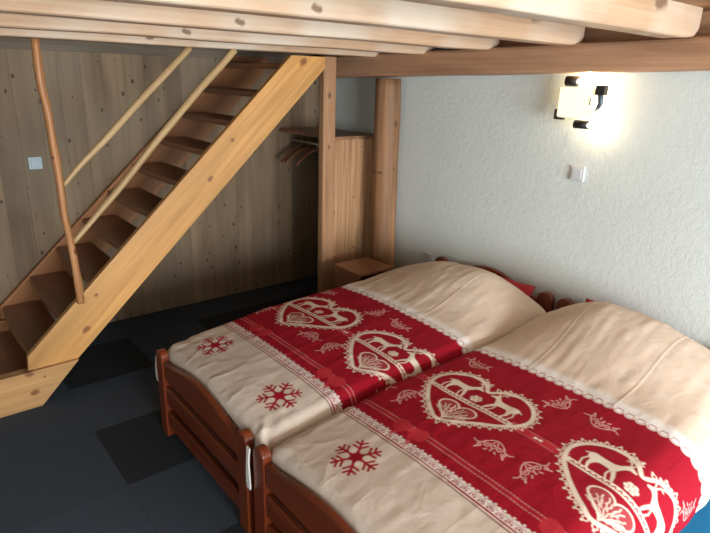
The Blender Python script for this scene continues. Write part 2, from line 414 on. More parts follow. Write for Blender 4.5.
# base step: side plank, board top
obj('base_plank', prism([(-.75, .0), (-.75, .215), (.650, .222), (.434, .0)], 3.222, 3.292, 'y', .004), M['base_step'], st)
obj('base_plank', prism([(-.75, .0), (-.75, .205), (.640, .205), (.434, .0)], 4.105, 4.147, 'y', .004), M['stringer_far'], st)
obj('base_step', B((-.75, 3.293, .095), (.50, 4.104, .132), .004), M['tread'], st)
obj('riser', B((-.75, 3.293, .0), (-.72, 4.104, .094), .002), M['tread'], st)
zs = [.305, .478, .652, .825, .998, 1.17, 1.343, 1.515, 1.69, 1.865]
for z in zs:
    xn = (z - .288)/sl + .389 - .005
    # board with a bulging, rounded nose
    prof = []
    d = .235
    pts2 = [(xn+d, 3.293), (xn+d, 4.104), (xn+.012, 4.104)]
    for k in range(1, 12):
        t = k/12
        pts2.append((xn+.012-.016*math.sin(PI*t), 4.104 - (4.104-3.293)*t))
    pts2.append((xn+.012, 3.293))
    obj('tread', prism(pts2, z-.036, z, 'z', .006), M['tread'], st)
# railing
rp = [(0.653, 3.2, 1.926), (0.650, 3.2, 1.738), (0.662, 3.2, 1.603), (0.666, 3.2, 1.46), (0.674, 3.2, 1.302), (0.672, 3.2, 1.189), (0.672, 3.2, 1.073), (0.686, 3.2, 0.951), (0.692, 3.2, 0.811), (0.698, 3.2, 0.654), (0.697, 3.2, 0.556)]
rp = [(x, 3.226 + .003*math.sin(i*2.1), z) for i, (x, y, z) in enumerate(rp)]
rp[-1] = (rp[-1][0], 3.228, .556)
pp = resample(rp, 5)
obj('railing_post', T(pp, [.0195 + .003*mnoise.noise(Vector((0, 0, p.z*7))) for p in pp], 14, .22), M['rail_post'], st, smooth=True)
h1 = [(0.692, 3.235, 1.215), (0.785, 3.235, 1.314), (0.924, 3.235, 1.441), (1.093, 3.235, 1.607), (1.265, 3.235, 1.767), (1.432, 3.235, 1.924)]
h2 = [(0.703, 3.235, 0.905), (0.858, 3.235, 1.059), (0.98, 3.235, 1.182), (1.202, 3.235, 1.422), (1.327, 3.235, 1.55), (1.471, 3.235, 1.698), (1.615, 3.235, 1.833), (1.708, 3.235, 1.926)]
for h, r0 in ((h1, .0165), (h2, .0185)):
    pp = resample(h, 4); nn = len(pp)
    obj('handrail', T(pp, [r0*(.72+.4*min(1, i/nn*2.2)) + .0012*mnoise.noise(Vector((p.x*9, 0, 2))) for i, p in enumerate(pp)], 12, .12), M['handrail'], st, smooth=True)

# ------------------------------------------------------------------ wardrobe corner
wd = empty('wardrobe', (2.8, 3.8, 0), 'open pine corner wardrobe with shelf and hanging rod behind the square post', 'wardrobe')
obj('side_panel', B((2.585, 3.402, 0.0), (2.995, 3.424, 1.345), .002), M['panel'], wd)
obj('shelf', B((2.575, 3.395, 1.3455), (2.996, 4.15, 1.370), .003), M['shelf'], wd)
obj('rail', T([(2.69, 3.425, 1.275), (2.69, 4.15, 1.275)], .011, 12), M['metal'], wd, smooth=True)
obj('back_panel', B((2.975, 3.425, 0.0), (2.996, 4.15, 1.345), .002), M['shelf'], wd)

def hanger(x, y, z, rz, lab):
    hg = empty('coat_hanger', (x, y, z), lab, 'hanger', 'coat hangers on the wardrobe rod', rz)
    bm = bmesh.new()
    arm = [(-.21, 0, -.145), (-.19, 0, -.13), (-.12, 0, -.082), (-.06, 0, -.052), (0, 0, -.04), (.06, 0, -.052), (.12, 0, -.082), (.19, 0, -.13), (.21, 0, -.145)]
    pp = resample(arm, 3)
    rings = []
    for i, p in enumerate(pp):
        t = abs(p.x)/.21; hh = .026*(1-.35*t); w = .007 + .010*t
        rings.append([bm.verts.new((p.x, s*w, p.z + q*hh)) for s, q in ((-1, -.5), (-1, .4), (0, .5), (1, .4), (1, -.5), (0, -.55))])
    for i in range(len(rings)-1):
        for q in range(6): bm.faces.new((rings[i][q], rings[i+1][q], rings[i+1][(q+1) % 6], rings[i][(q+1) % 6]))
    bm.faces.new(rings[0]); bm.faces.new(rings[-1][::-1])
    obj('arm', bm, M['hanger'], hg, smooth=True, loc=(0, 0, 0))
    hk = [(0, 0, -.035), (0, 0, -.018)] + [(.0145*math.sin(a)*1.05, 0, .0005 - .0155*math.cos(a) + .0) for a in np.linspace(0.1, 3.9, 14)]
    bm = bmesh.new(); tube(bm, hk, .0022, 8)
    obj('hook', bm, M['metal'], hg, smooth=True, loc=(0, 0, 0))
    return hg
hanger(2.69, 3.99, 1.275, .15, 'dark wooden coat hanger nearest the board wall on the wardrobe rod')
hanger(2.69, 3.88, 1.275, -.12, 'dark wooden coat hanger in the middle of the wardrobe rod')
hanger(2.69, 3.76, 1.275, .05, 'dark wooden coat hanger closest to the square post on the wardrobe rod')

# ------------------------------------------------------------------ bedside box
ns = empty('nightstand', (2.55, 3.0, 0), 'small open fronted brown wooden bedside box beside the farther bed', 'nightstand')
obj('top_panel', B((2.385, 2.835, .478), (2.70, 3.125, .50), .003), M['night'], ns)
obj('side_panel', B((2.388, 2.84, 0), (2.41, 3.12, .477), .002), M['night'], ns)
obj('side_panel', B((2.675, 2.84, 0), (2.697, 3.12, .477), .002), M['night'], ns)
obj('back_panel', B((2.411, 3.10, .03), (2.674, 3.12, .477), .001), M['night'], ns)
obj('shelf', B((2.411, 2.845, .19), (2.674, 3.098, .21), .001), M['night'], ns)
obj('shelf', B((2.411, 2.845, .03), (2.674, 3.098, .05), .001), M['night'], ns)

# ------------------------------------------------------------------ beds
def arch_board(y0, y1, zb, ze, zm, x0, x1, n=28):
    pts = [(y0, zb), (y1, zb)]
    for k in range(n+1):
        t = k/n
        # flat shoulders rising into a rounded crest
        s = .5-.5*math.cos(2*PI*t)
        pts.append((y1+(y0-y1)*t, ze+(zm-ze)*(s**.8)))
    return prism(pts, x0, x1, 'x', .006)
def post_bm(yc, x0, x1, h, w=.078):
    pts = [(yc-w/2, 0), (yc+w/2, 0)]
    for k in range(13):
        a = PI*k/12
        pts.append((yc+w/2*math.cos(a), h-w/2*.9+w/2*.9*math.sin(a)))
    return prism(pts, x0, x1, 'x', .006)
def make_bed(yl, yr, lab, dy=0):
    """yl > yr : centre lines of the left and right posts"""
    xf, xh = .893, 2.925
    bd = empty('bed', ((xf+xh)/2, (yl+yr)/2, 0), lab, 'bed', 'pair of red varnished wooden beds')
    for yc in (yl, yr):
        obj('post', post_bm(yc, xf-.018, xf+.022, .480), M['bed_post'], bd)
        obj('post', post_bm(yc, xh-.018, xh+.022, .607, .10), M['bed_post'], bd)
    w = .039
    obj('footboard', arch_board(yr+w, yl-w, .335, .43, .487, xf-.012, xf+.016), M['bed'], bd)
    obj('foot_rail', B((xf-.010, yr+w, .195), (xf+.014, yl-w, .292), .005), M['bed'], bd)
    obj('foot_rail', B((xf-.010, yr+w, .065), (xf+.014, yl-w, .150), .005), M['bed'], bd)
    obj('headboard', arch_board(yr+.05, yl-.05, .34, .55, .643, xh-.012, xh+.016), M['bed'], bd)
    obj('head_rail', B((xh-.010, yr+.05, .18), (xh+.014, yl-.05, .28), .005), M['bed'], bd)
    for yc in (yl, yr):
        obj('side_rail', B((xf+.023, yc-.013, .17), (xh-.02, yc+.013, .29), .004), M['bed'], bd)
        obj('side_rail', B((xf+.023, yc-.013, .06), (xh-.02, yc+.013, .14), .004), M['bed'], bd)
    obj('slat_base', B((xf+.03, yr+.014, .235), (xh-.025, yl-.014, .262), .002), M['bed'], bd)
    return bd
BED1 = (2.568, 1.722); BED2 = (1.592, .72)
make_bed(*BED1, 'reddish brown wooden bed farther from the viewer, beside the bedside box')
make_bed(*BED2, 'reddish brown wooden bed nearer the viewer, its foot at the bottom edge')
for (yl, yr), lab in ((BED1, 'mattress hidden under the farther patterned duvet'), (BED2, 'mattress hidden under the nearer patterned duvet')):
    o = obj('mattress', B((.925, yr+.018, .264), (2.895, yl-.018, .39), .03, 4), M['mattress'], loc=(1.9, (yl+yr)/2, .264), smooth=True)
    tag(o, 'pale ' + lab, 'mattress', 'mattresses')

# ------------------------------------------------------------------ duvet print (painted onto a dense cloth mesh as a colour attribute)
BEIGE = np.array((.70, .60, .51)); WARM = np.array((.72, .58, .46)); RED = np.array((.335, .006, .020)); RIB = np.array((.52, .030, .045))
WHITE = np.array((.84, .79, .74)); PINK = np.array((.74, .46, .42)); SNOW = np.array((.36, .008, .022)); CREAM = np.array((.80, .70, .58))
class Paint:
    def __init__(s, u, v, col):
        s.u, s.v, s.c = u, v, col         # u lateral (right +), v towards head (+), metres
        s.aa = .0022
    def put(s, idx, d, col, op=1.0):
        a = np.clip(.5 - d/(2*s.aa), 0, 1)*op
        col = np.asarray(col)
        s.c[idx] = s.c[idx]*(1-a[:, None]) + col*a[:, None]
    def sub(s, x0, x1, y0, y1):
        return np.nonzero((s.u > x0) & (s.u < x1) & (s.v > y0) & (s.v < y1))[0]
    def segd(s, idx, pts):
        x = s.u[idx]; y = s.v[idx]; d = np.full(len(idx), 9.)
        for (ax, ay), (bx, by) in zip(pts[:-1], pts[1:]):
            dx, dy = bx-ax, by-ay; L = dx*dx+dy*dy+1e-12
            t = np.clip(((x-ax)*dx+(y-ay)*dy)/L, 0, 1)
            d = np.minimum(d, np.hypot(x-ax-t*dx, y-ay-t*dy))
        return d
    def line(s, pts, w, col, op=1.0):
        xs = [p[0] for p in pts]; ys = [p[1] for p in pts]; m = w+.004
        idx = s.sub(min(xs)-m, max(xs)+m, min(ys)-m, max(ys)+m)
        if len(idx): s.put(idx, s.segd(idx, pts)-w/2, col, op)
    def poly(s, pts, col, op=1.0):
        xs = [p[0] for p in pts]; ys = [p[1] for p in pts]; m = .004
        idx = s.sub(min(xs)-m, max(xs)+m, min(ys)-m, max(ys)+m)
        if not len(idx): return
        x = s.u[idx]; y = s.v[idx]; ins = np.zeros(len(idx), bool)
        P = list(pts)+[pts[0]]
        for (ax, ay), (bx, by) in zip(P[:-1], P[1:]):
            c = ((ay > y) != (by > y))
            with np.errstate(divide='ignore', invalid='ignore'):
                xi = (bx-ax)*(y-ay)/((by-ay) if by != ay else 1e-9)+ax
            ins ^= (c & (x < xi))
        d = s.segd(idx, P); s.put(idx, np.where(ins, -d, d), col, op)
    def disc(s, x, y, r, col, op=1.0):
        idx = s.sub(x-r-.004, x+r+.004, y-r-.004, y+r+.004)
        if len(idx): s.put(idx, np.hypot(s.u[idx]-x, s.v[idx]-y)-r, col, op)
    def ring(s, x, y, r, w, col, op=1.0):
        idx = s.sub(x-r-.008, x+r+.008, y-r-.008, y+r+.008)
        if len(idx): s.put(idx, np.abs(np.hypot(s.u[idx]-x, s.v[idx]-y)-r)-w/2, col, op)

def heart_pts(cx, y0, w, h, n=60):
    out = []
    for k in range(n):
        t = 2*PI*k/n
        x = 16*math.sin(t)**3; y = 13*math.cos(t)-5*math.cos(2*t)-2*math.cos(3*t)-math.cos(4*t)
        out.append((cx + x/32*w, y0 + (y+17)/29*h))
    return out

DEER = [(0.00, .56), (0.03, .66), (0.12, .70), (.35, .67), (.58, .67), (.70, .73), (.80, .86), (.86, .92), (.91, .87), (1.05, .77), (1.03, .72), (.90, .73), (.82, .66), (.76, .54), (.72, .44), (.80, .22), (.84, .02), (.79, .0), (.72, .2), (.62, .40), (.35, .43), (.26, .36), (.21, .2), (.25, .02), (.20, 0), (.13, .2), (.12, .38), (.03, .45)]
def deer(P, ox, oy, s, flip, col):
    f = -1 if flip else 1
    tr = lambda pts: [(ox+f*x*s, oy+y*s) for x, y in pts]
    P.poly(tr(DEER), col)
    P.line(tr([(.62, .45), (.60, .2), (.68, 0)]), .006, col)
    P.line(tr([(.08, .5), (.0, .25), (.05, 0)]), .006, col)
    P.line(tr([(.02, .62), (-.07, .56)]), .006, col)
    P.line(tr([(.85, .9), (.80, 1.05), (.66, 1.18), (.46, 1.25)]), .0055, col)
    P.line(tr([(.88, .88), (.93, 1.05), (.88, 1.2), (.76, 1.34)]), .005, col)
    for a, b_ in (((.74, 1.12), (.74, 1.26)), ((.60, 1.2), (.58, 1.32)), ((.93, 1.06), (1.02, 1.16)), ((.90, 1.16), (.97, 1.28)), ((.80, 1.05), (.70, 1.03))):
        P.line(tr([a, b_]), .0045, col)

def spiral(cx, cy, r, a0, turns, sgn=1, n=26):
    return [(cx + r*(1-k/n*.85)*math.cos(a0+sgn*turns*2*PI*k/n), cy + r*(1-k/n*.85)*math.sin(a0+sgn*turns*2*PI*k/n)) for k in range(n+1)]
def scroll(P, cx, cy, ang, col):
    ca, sa = math.cos(ang), math.sin(ang)
    R = lambda pts: [(cx+x*ca-y*sa, cy+x*sa+y*ca) for x, y in pts]
    w = .0042
    for s in (-1, 1):
        P.line(R([(s*x, y) for x, y in [(0, -.028), (.018, -.022), (.036, -.006), (.048, .012), (.064, .016), (.078, .008)]]), w, col)
        P.line(R([(s*x, y) for x, y in spiral(.024, .008, .015, -.8, 1.3)]), w, col)
        P.line(R([(s*x, y) for x, y in spiral(.046, .026, .010, -1.2, 1.2)]), w*.9, col)
        P.line(R([(s*.004, -.02), (s*.013, 0), (0, .022)]), w, col)
        P.line(R([(s*.016, .03), (s*.022, .038)]), w*1.3, col)
        P.line(R([(s*.05, .035), (s*.056, .045)]), w*1.5, col)
    P.disc(*R([(0, 0)])[0], .005, col); P.disc(*R([(0, .03)])[0], .004, col)
def snowflake(P, cx, cy, r, col, w):
    for k in range(6):
        a = k*PI/3 + .08; ca, sa = math.cos(a), math.sin(a)
        R = lambda x, y: (cx+x*ca-y*sa, cy+x*sa+y*ca)
        P.line([R(0, 0), R(r, 0)], w, col)
        for t, L in ((.52, .30), (.76, .24)):
            for s in (-1, 1): P.line([R(r*t, 0), R(r*(t+L*.62), s*r*L)], w*.9, col)
        P.poly([R(0, 0), R(r*.22, r*.13), R(r*.42, 0), R(r*.22, -r*.13)], col)
    P.disc(cx, cy, r*.22, col)

HEART = [(0, 1.468), (-.05, 1.492), (-.10, 1.528), (-.152, 1.577), (-.202, 1.640), (-.224, 1.712), (-.200, 1.782), (-.140, 1.830), (-.075, 1.838), (-.028, 1.815), (.004, 1.780),
         (.046, 1.826), (.108, 1.846), (.176, 1.824), (.222, 1.775), (.240, 1.718), (.225, 1.662), (.185, 1.610), (.131, 1.562), (.070, 1.510)]
def closed(pts, n=5):
    out = []; N = len(pts)
    for i in range(N):
        p0, p1, p2, p3 = [Vector((*pts[(i+k-1) % N], 0)) for k in range(4)]
        for k in range(n):
            t = k/n; q = .5*((2*p1)+(p2-p0)*t+(2*p0-5*p1+4*p2-p3)*t*t+(3*p1-p0-3*p2+p3)*t*t*t); out.append((q.x, q.y))
    return out
def bigheart(P, cx, col, y0=1.468, w=.455, h=.378):
    hp = [(cx+x, y) for x, y in closed(HEART)]
    P.line(hp+[hp[0]], .0165, col)
    # lacy edging
    acc = 0; step = .0
    c0 = (cx, y0+h*.55)
    L = 0; last = hp[0]; nxt = .012; k = 0
    for i in range(1, len(hp)+1):
        p = hp[i % len(hp)]; seg = math.hypot(p[0]-last[0], p[1]-last[1])
        if seg < 1e-9: continue
        tx, ty = (p[0]-last[0])/seg, (p[1]-last[1])/seg
        nx, ny = -ty, tx
        # the outline runs clockwise: outward is left of travel
        while L+seg > nxt:
            t = (nxt-L)/seg; q = (last[0]+tx*seg*t, last[1]+ty*seg*t)
            if not (abs(q[0]-cx) < .03 and q[1] > y0+h*.6):
                if k % 2 == 0:
                    P.ring(q[0]+nx*.0145, q[1]+ny*.0145, .0085, .0046, col)
                    P.disc(q[0]+nx*.029, q[1]+ny*.029, .0045, col)
                else:
                    P.disc(q[0]+nx*.0145, q[1]+ny*.0145, .0062, col)
            k += 1; nxt += .0185
        L += seg; last = p
    # band the deer stand on: ladder
    yb = 1.650
    P.poly([(cx-w*.44, yb-.014), (cx+w*.46, yb-.014), (cx+w*.46, yb+.013), (cx-w*.44, yb+.013)], col)
    kx = cx-w*.40
    while kx < cx+w*.40:
        P.line([(kx, yb-.004), (kx+.007, yb+.004), (kx+.013, yb-.004)], .0055, RED); kx += .021
    P.line([(cx-w*.41, yb-.020), (cx+w*.40, yb-.020)], .003, RED)
    deer(P, cx-.165, yb+.010, .146, False, col)
    deer(P, cx+.178, yb+.010, .146, True, col)
    snowflake(P, cx+.005, yb+.048, .024, col, .0055)
    # small filigree heart
    sh = heart_pts(cx+.008, 1.486, .166, .128, 50)
    P.poly(sh, PINK, .10)
    P.line(sh+[sh[0]], .0075, col)
    tip = (cx+.008, 1.494)
    for k, a in enumerate(np.linspace(.55, PI-.55, 11)):
        lim = .104 - .030*abs(math.cos(a))**2 - (.018 if abs(a-PI/2) < .12 else 0)
        for r0, r1 in ((.010, .036), (.042, .066), (.072, .100)):
            if k % 2 and r0 < .02: continue
            r1 = min(r1, lim)
            if r1-r0 < .008: continue
            d = .0035 if k % 2 else -.0035
            P.line([(tip[0]+math.cos(a)*r0, tip[1]+math.sin(a)*r0), (tip[0]+math.cos(a)*(r0+r1)/2-math.sin(a)*d, tip[1]+math.sin(a)*(r0+r1)/2+math.cos(a)*d), (tip[0]+math.cos(a)*r1, tip[1]+math.sin(a)*r1)], .0048, col, .9)
    for a in np.linspace(.62, PI-.62, 9): P.disc(tip[0]+math.cos(a)*.069, tip[1]+math.sin(a)*.069, .0036, col, .9)

def bow(P, cx, cy, s):
    for f in (-1, 1):
        P.poly([(cx+f*x*s, cy+y*s) for x, y in [(0, -.012), (.03, -.035), (.065, -.045), (.088, -.03), (.095, .0), (.085, .03), (.06, .042), (.03, .03), (0, .012)]], RIB, .9)
        P.line([(cx+f*x*s, cy+y*s) for x, y in [(.01, -.012), (.035, -.045), (.05, -.075)]], .022*s, RIB, .8)
    P.disc(cx, cy, .018*s, (.58, .05, .06), .9)

def print_duvet(u, v, hearts, mid):
    """u lateral = -Y, v = X. hearts = lateral centres"""
    n = len(u); c = np.empty((n, 3)); c[:] = RED
    P = Paint(u, v, c)
    # fold marks of the linen weave in the pale parts
    # pale foot part
    lo = 1.247; up = 2.068
    m = v < lo; c[m] = BEIGE
    weave = 1 + .05*np.sign(np.sin(u*2*PI/.012))*np.sign(np.sin(v*2*PI/.012))
    c[m] *= weave[m][:, None]
    t = np.clip((v-(up+.045))/.03, 0, 1)[:, None]
    m = v >= up; c[m] = (WHITE*(1-t)+WARM*t)[m]
    umin, umax = u.min()-.01, u.max()+.01
    P.line([(umin, 1.236), (umax, 1.236)], .0045, (.16, .006, .016))
    # lower lace
    P.line([(umin, 1.2555), (umax, 1.2555)], .0048, WHITE)
    x = math.floor(umin/.036)*.036
    while x < umax:
        P.line([(x-.018, 1.258), (x-.010, 1.276), (x, 1.281), (x+.010, 1.276), (x+.018, 1.258)], .0052, WHITE)
        P.line([(x-.018, 1.262), (x-.018, 1.280)], .0045, WHITE)
        P.ring(x, 1.266, .0062, .0036, WHITE)
        P.disc(x-.018, 1.284, .0062, WHITE); P.disc(x-.009, 1.283, .0038, WHITE); P.disc(x+.009, 1.283, .0038, WHITE)
        P.disc(x, 1.290, .0048, WHITE)
        x += .036
    # upper lace
    x = math.floor(umin/.044)*.044
    while x < umax:
        P.disc(x, up+.001, .0215, WHITE); P.ring(x, up-.001, .0145, .0035, (.50, .12, .14), .8)
        P.line([(x-.012, up+.013), (x+.010, up+.013)], .0045, (.30, .12, .12), .85)
        x += .044
    # stitched ribbon
    yr = 1.352
    idx = P.sub(umin, umax, yr-.012, yr+.012); P.put(idx, np.abs(P.v[idx]-yr)-.009, RIB, .30)
    x = umin
    while x < umax:
        P.line([(x, yr-.010), (x+.008, yr-.010)], .0030, PINK, .75); P.line([(x, yr+.010), (x+.008, yr+.010)], .0030, PINK, .75); x += .0145
    for hx in hearts: bow(P, hx-.015, yr-.006, .85)
    # ribbon between hearts
    yc = 1.655
    hs = sorted(hearts)
    spans = [(hs[0]+.2, hs[1]-.2), (hs[0]-.45, hs[0]-.2), (hs[1]+.2, hs[1]+.45)]
    for a, b_ in spans:
        P.poly([(a, yc-.019), (b_, yc-.019), (b_, yc+.019), (a, yc+.019)], RIB, .95)
        P.line([(a, yc-.019), (b_, yc-.019)], .003, PINK, .4); P.line([(a, yc+.019), (b_, yc+.019)], .003, PINK, .4)
        mm = (a+b_)/2
        for f in (-1, 1): P.disc(mm+f*.010, yc+.001*f, .0072, WHITE)
        P.line([(mm-.012, yc), (mm+.012, yc)], .006, WHITE)
    for hx in hearts:
        bigheart(P, hx, CREAM)
    for mx in (mid, mid-.60, mid+.60):
        scroll(P, mx-.075, 1.500, .15+PI, PINK); scroll(P, mx+.075, 1.500, -PI/2-.25, PINK)
        scroll(P, mx-.08, 1.935, PI/2-.35, PINK); scroll(P, mx+.085, 1.930, -.15, PINK)
    for hx in hearts: snowflake(P, hx-.040, 1.100, .090, SNOW, .0105)
    # faint pale tufts woven in the plain head part
    for j in range(4):
        for i in range(-4, 5):
            cx = mid + i*.17 + (.085 if j % 2 else 0); cy = 2.27+j*.17
            idx = P.sub(cx-.04, cx+.04, cy-.03, cy+.03)
            if len(idx):
                d = np.hypot((P.u[idx]-cx)/1.0, (P.v[idx]-cy)*1.6)
                a = np.clip(1-d/.028, 0, 1)*.35
                P.c[idx] = P.c[idx]*(1-a[:, None])+WHITE*a[:, None]
    return c

def smooth_noise(shape, cells, seed):
    r = np.random.RandomState(seed).rand(cells[0]+3, cells[1]+3)*2-1
    gi = np.linspace(0, cells[0], shape[0]); gj = np.linspace(0, cells[1], shape[1])
    i0 = gi.astype(int); j0 = gj.astype(int); fi = gi-i0; fj = gj-j0
    fi = fi*fi*(3-2*fi); fj = fj*fj*(3-2*fj)
    a = r[i0][:, j0]; b_ = r[i0+1][:, j0]; c_ = r[i0][:, j0+1]; d = r[i0+1][:, j0+1]
    fi = fi[:, None]; fj = fj[None]
    return a*(1-fi)*(1-fj)+b_*fi*(1-fj)+c_*(1-fi)*fj+d*fi*fj

def roll(s, L, r):
    """arc-length s from centre -> (position, drop)"""
    a = np.abs(s); f = L-r
    th = np.clip((a-f)/r, 0, PI/2)
    pos = np.where(a < f, a, f + r*np.sin(th))
    drop = np.where(a < f, 0, r*(1-np.cos(th))) + np.maximum(a-f-r*PI/2, 0)
    return pos*np.sign(s), drop

def duvet_mat():
    m, n, l, b = nt('printed_cotton')
    b.inputs['Roughness'].default_value = .85; b.inputs['Specular IOR Level'].default_value = .15
    at = n.new('ShaderNodeAttribute'); at.attribute_name = 'print'
    l.new(at.outputs['Color'], b.inputs['Base Color'])
    tc = n.new('ShaderNodeTexCoord')
    nz = n.new('ShaderNodeTexNoise'); nz.inputs['Scale'].default_value = 260; l.new(tc.outputs['Object'], nz.inputs['Vector'])
    n2 = n.new('ShaderNodeTexNoise'); n2.inputs['Scale'].default_value = 9; n2.inputs['Detail'].default_value = 4; n2.inputs['Distortion'].default_value = 1.5; l.new(tc.outputs['Object'], n2.inputs['Vector'])
    ad = n.new('ShaderNodeMath'); ad.operation = 'MULTIPLY_ADD'; ad.inputs[1].default_value = 9; l.new(n2.outputs['Fac'], ad.inputs[0]); l.new(nz.outputs['Fac'], ad.inputs[2])
    bp = n.new('ShaderNodeBump'); bp.inputs['Strength'].default_value = .2; bp.inputs['Distance'].default_value = .002
    l.new(ad.outputs[0], bp.inputs['Height']); l.new(bp.outputs[0], b.inputs['Normal'])
    return m
M['duvet'] = duvet_mat()

def make_duvet(yL0, yL1, yR0, yR1, rL, rR, dL, dR, hump, hearts, mid, seed, lab, shift=0.):
    """yL*: left edge (large Y) at foot/head, yR*: right edge"""
    x0, x1 = .918, 2.865; rf, rh = .045, .13; df, dh = .03, .12
    step = .0031
    # arc-length samples along X
    xc = (x0+x1)/2
    hwx = (x1-x0)/2
    sxf = -(hwx + rf*(PI/2-1) + df); sxh = hwx + rh*(PI/2-1) + dh
    sx = np.arange(sxf, sxh, step)
    pf, drf = roll(sx, hwx, rf); ph, drh = roll(sx, hwx, rh)
    px = xc + np.where(sx < 0, pf, ph); dx = np.where(sx < 0, drf, drh)
    W0 = (yL0-yR0)/2
    syl = -(W0 + rL*(PI/2-1) + dL); syr = W0 + rR*(PI/2-1) + dR
    sy = np.arange(syl, syr, step)
    pl, dl = roll(sy, W0, rL); pr, dr = roll(sy, W0, rR)
    py = np.where(sy < 0, pl, pr)/W0; dy = np.where(sy < 0, dl, dr)      # normalised lateral, + = right
    nx, ny = len(sx), len(sy)
    t = (px-x0)/(x1-x0)
    yL = yL0+(yL1-yL0)*t; yR = yR0+(yR1-yR0)*t
    X = np.repeat(px[:, None], ny, 1)
    Y = ((yL+yR)/2)[:, None] - ((yL-yR)/2)[:, None]*py[None]
    # height
    base = .482 + .065*np.clip((px-.93)/.6, 0, 1)**.8
    crown = (1-np.abs(py)**2.5)
    hx = np.exp(-((px-2.62)/.23)**2) ; hx = np.where(px < 2.62, np.exp(-(np.abs(px-2.62)/.34)**2.2), np.exp(-(np.abs(px-2.62)/.22)**2.5))
    qn = py + shift; qn = np.where(qn > 0, qn/(1+shift), qn/(1-shift))
    hyl = np.clip(1-np.abs(qn)**2.0, 0, 1)
    Z = base[:, None] + .018*crown[None] + hump*hx[:, None]*hyl[None]
    k = np.clip(dx[:, None], 0, 1); 
    # at the foot and sides drop
    Z = Z - dx[:, None] - dy[None]
    Z = np.maximum(Z, .325 + .0*X)
    # cloth undulation and wrinkles
    n1 = smooth_noise((nx, ny), (9, 6), seed); n2_ = smooth_noise((nx, ny), (26, 9), seed+1); n3_ = smooth_noise((nx, ny), (14, 40), seed+2); n4 = smooth_noise((nx, ny), (60, 40), seed+3)
    head = np.clip((px-2.05)/.15, 0, 1)[:, None]; foot = np.clip((1.15-px)/.2, 0, 1)[:, None]
    Z += .004*n1 + .0012*n2_ + .0009*n3_*(1+1.2*head) + .0006*n4
    # radiating folds of the head part and puckers at the foot
    u = -Y; 
    ang = np.arctan2(X-2.0, (u+((yL+yR)/2)[:, None])+.001)
    rad = np.hypot(X-2.0, u+((yL+yR)/2)[:, None])
    Z += head*.0018*np.sin(ang*13+2.5*n1+rad*3)*np.clip(rad*2, 0, 1)
    warp = u*1.0 + .10*n1 + .25*(1.15-X)
    ridge = 1-np.abs(np.sin(warp*2*PI*2.6+1.5*n2_+seed))
    Z += foot*.003*(ridge**2-.4)
    edgeL = np.clip((-.72-py)/.25, 0, 1)[None]; edgeR = np.clip((py-.72)/.25, 0, 1)[None]
    Z += foot*.007*edgeR*np.sin(X*2*PI/.075+4*n2_+u*20) + foot*.005*edgeL*np.sin(X*2*PI/.085+3*n2_-u*16)
    # ironed crease lines
    for cx_ in (.33, -.40):
        Z += .0012*np.exp(-((py[None]-cx_+.012*n1)/.009)**2)*(head*.9+.35)
    Z += .0032*np.exp(-((X-1.70)/.005)**2)*0
    # bulge against the sides
    Y += .006*n2_*(dy[None] > .02)
    V = np.stack([X, Y, Z], -1).reshape(-1, 3)
    # print: follow the cloth (arc length across), straight along
    syc = sy
    uu = (-((yL+yR)/2)[:, None] + syc[None] + 0*X)
    ctr = -(yL0+yR0)/2
    uu = ctr + (uu-ctr)
    wob = .004*smooth_noise((nx, ny), (5, 7), seed+9)
    vv = np.repeat((xc+sx)[:, None], ny, 1) + wob
    c = print_duvet((uu+wob).ravel(), vv.ravel(), hearts, mid)
    org = np.array((1.9, (yL0+yR0)/2, .40)); V = V-org
    me = bpy.data.meshes.new('duvet')
    me.vertices.add(nx*ny); me.vertices.foreach_set('co', V.astype(np.float32).ravel())
    ii = np.arange(nx*ny).reshape(nx, ny)
    q = np.stack([ii[:-1, :-1], ii[:-1, 1:], ii[1:, 1:], ii[1:, :-1]], -1).reshape(-1, 4)
    nf = len(q)
    me.loops.add(nf*4); me.loops.foreach_set('vertex_index', q.ravel().astype(np.int32))
    me.polygons.add(nf); me.polygons.foreach_set('loop_start', (np.arange(nf)*4).astype(np.int32))
    me.polygons.foreach_set('loop_total', np.full(nf, 4, np.int32))
    me.polygons.foreach_set('use_smooth', np.ones(nf, bool))
    me.update(calc_edges=True)
    ca = me.color_attributes.new('print', 'FLOAT_COLOR', 'POINT')
    ca.data.foreach_set('color', np.concatenate([np.clip(c, 0, 1), np.ones((len(c), 1))], 1).astype(np.float32).ravel())
    me.materials.append(M['duvet'])
    o = bpy.data.objects.new('duvet', me); COL.objects.link(o); o.location = org
    tag(o, lab, 'duvet', 'red and beige patterned duvets')
    return o

dv1 = make_duvet(2.60, 2.69, 1.605, 1.60, .045, .07, .05, .08, .150, (-2.345, -1.765), -2.055, 11,
           'red and beige deer heart duvet on the farther bed, beside the bedside box', shift=-.2)
dv2 = make_duvet(1.595, 1.595, .49, .49, .07, .16, .08, .06, .205, (-1.248, -.603), -.925, 23,
           'x', shift=.22)
dv2['label'] = 'red and beige deer heart duvet on the nearer bed, filling the lower right corner'

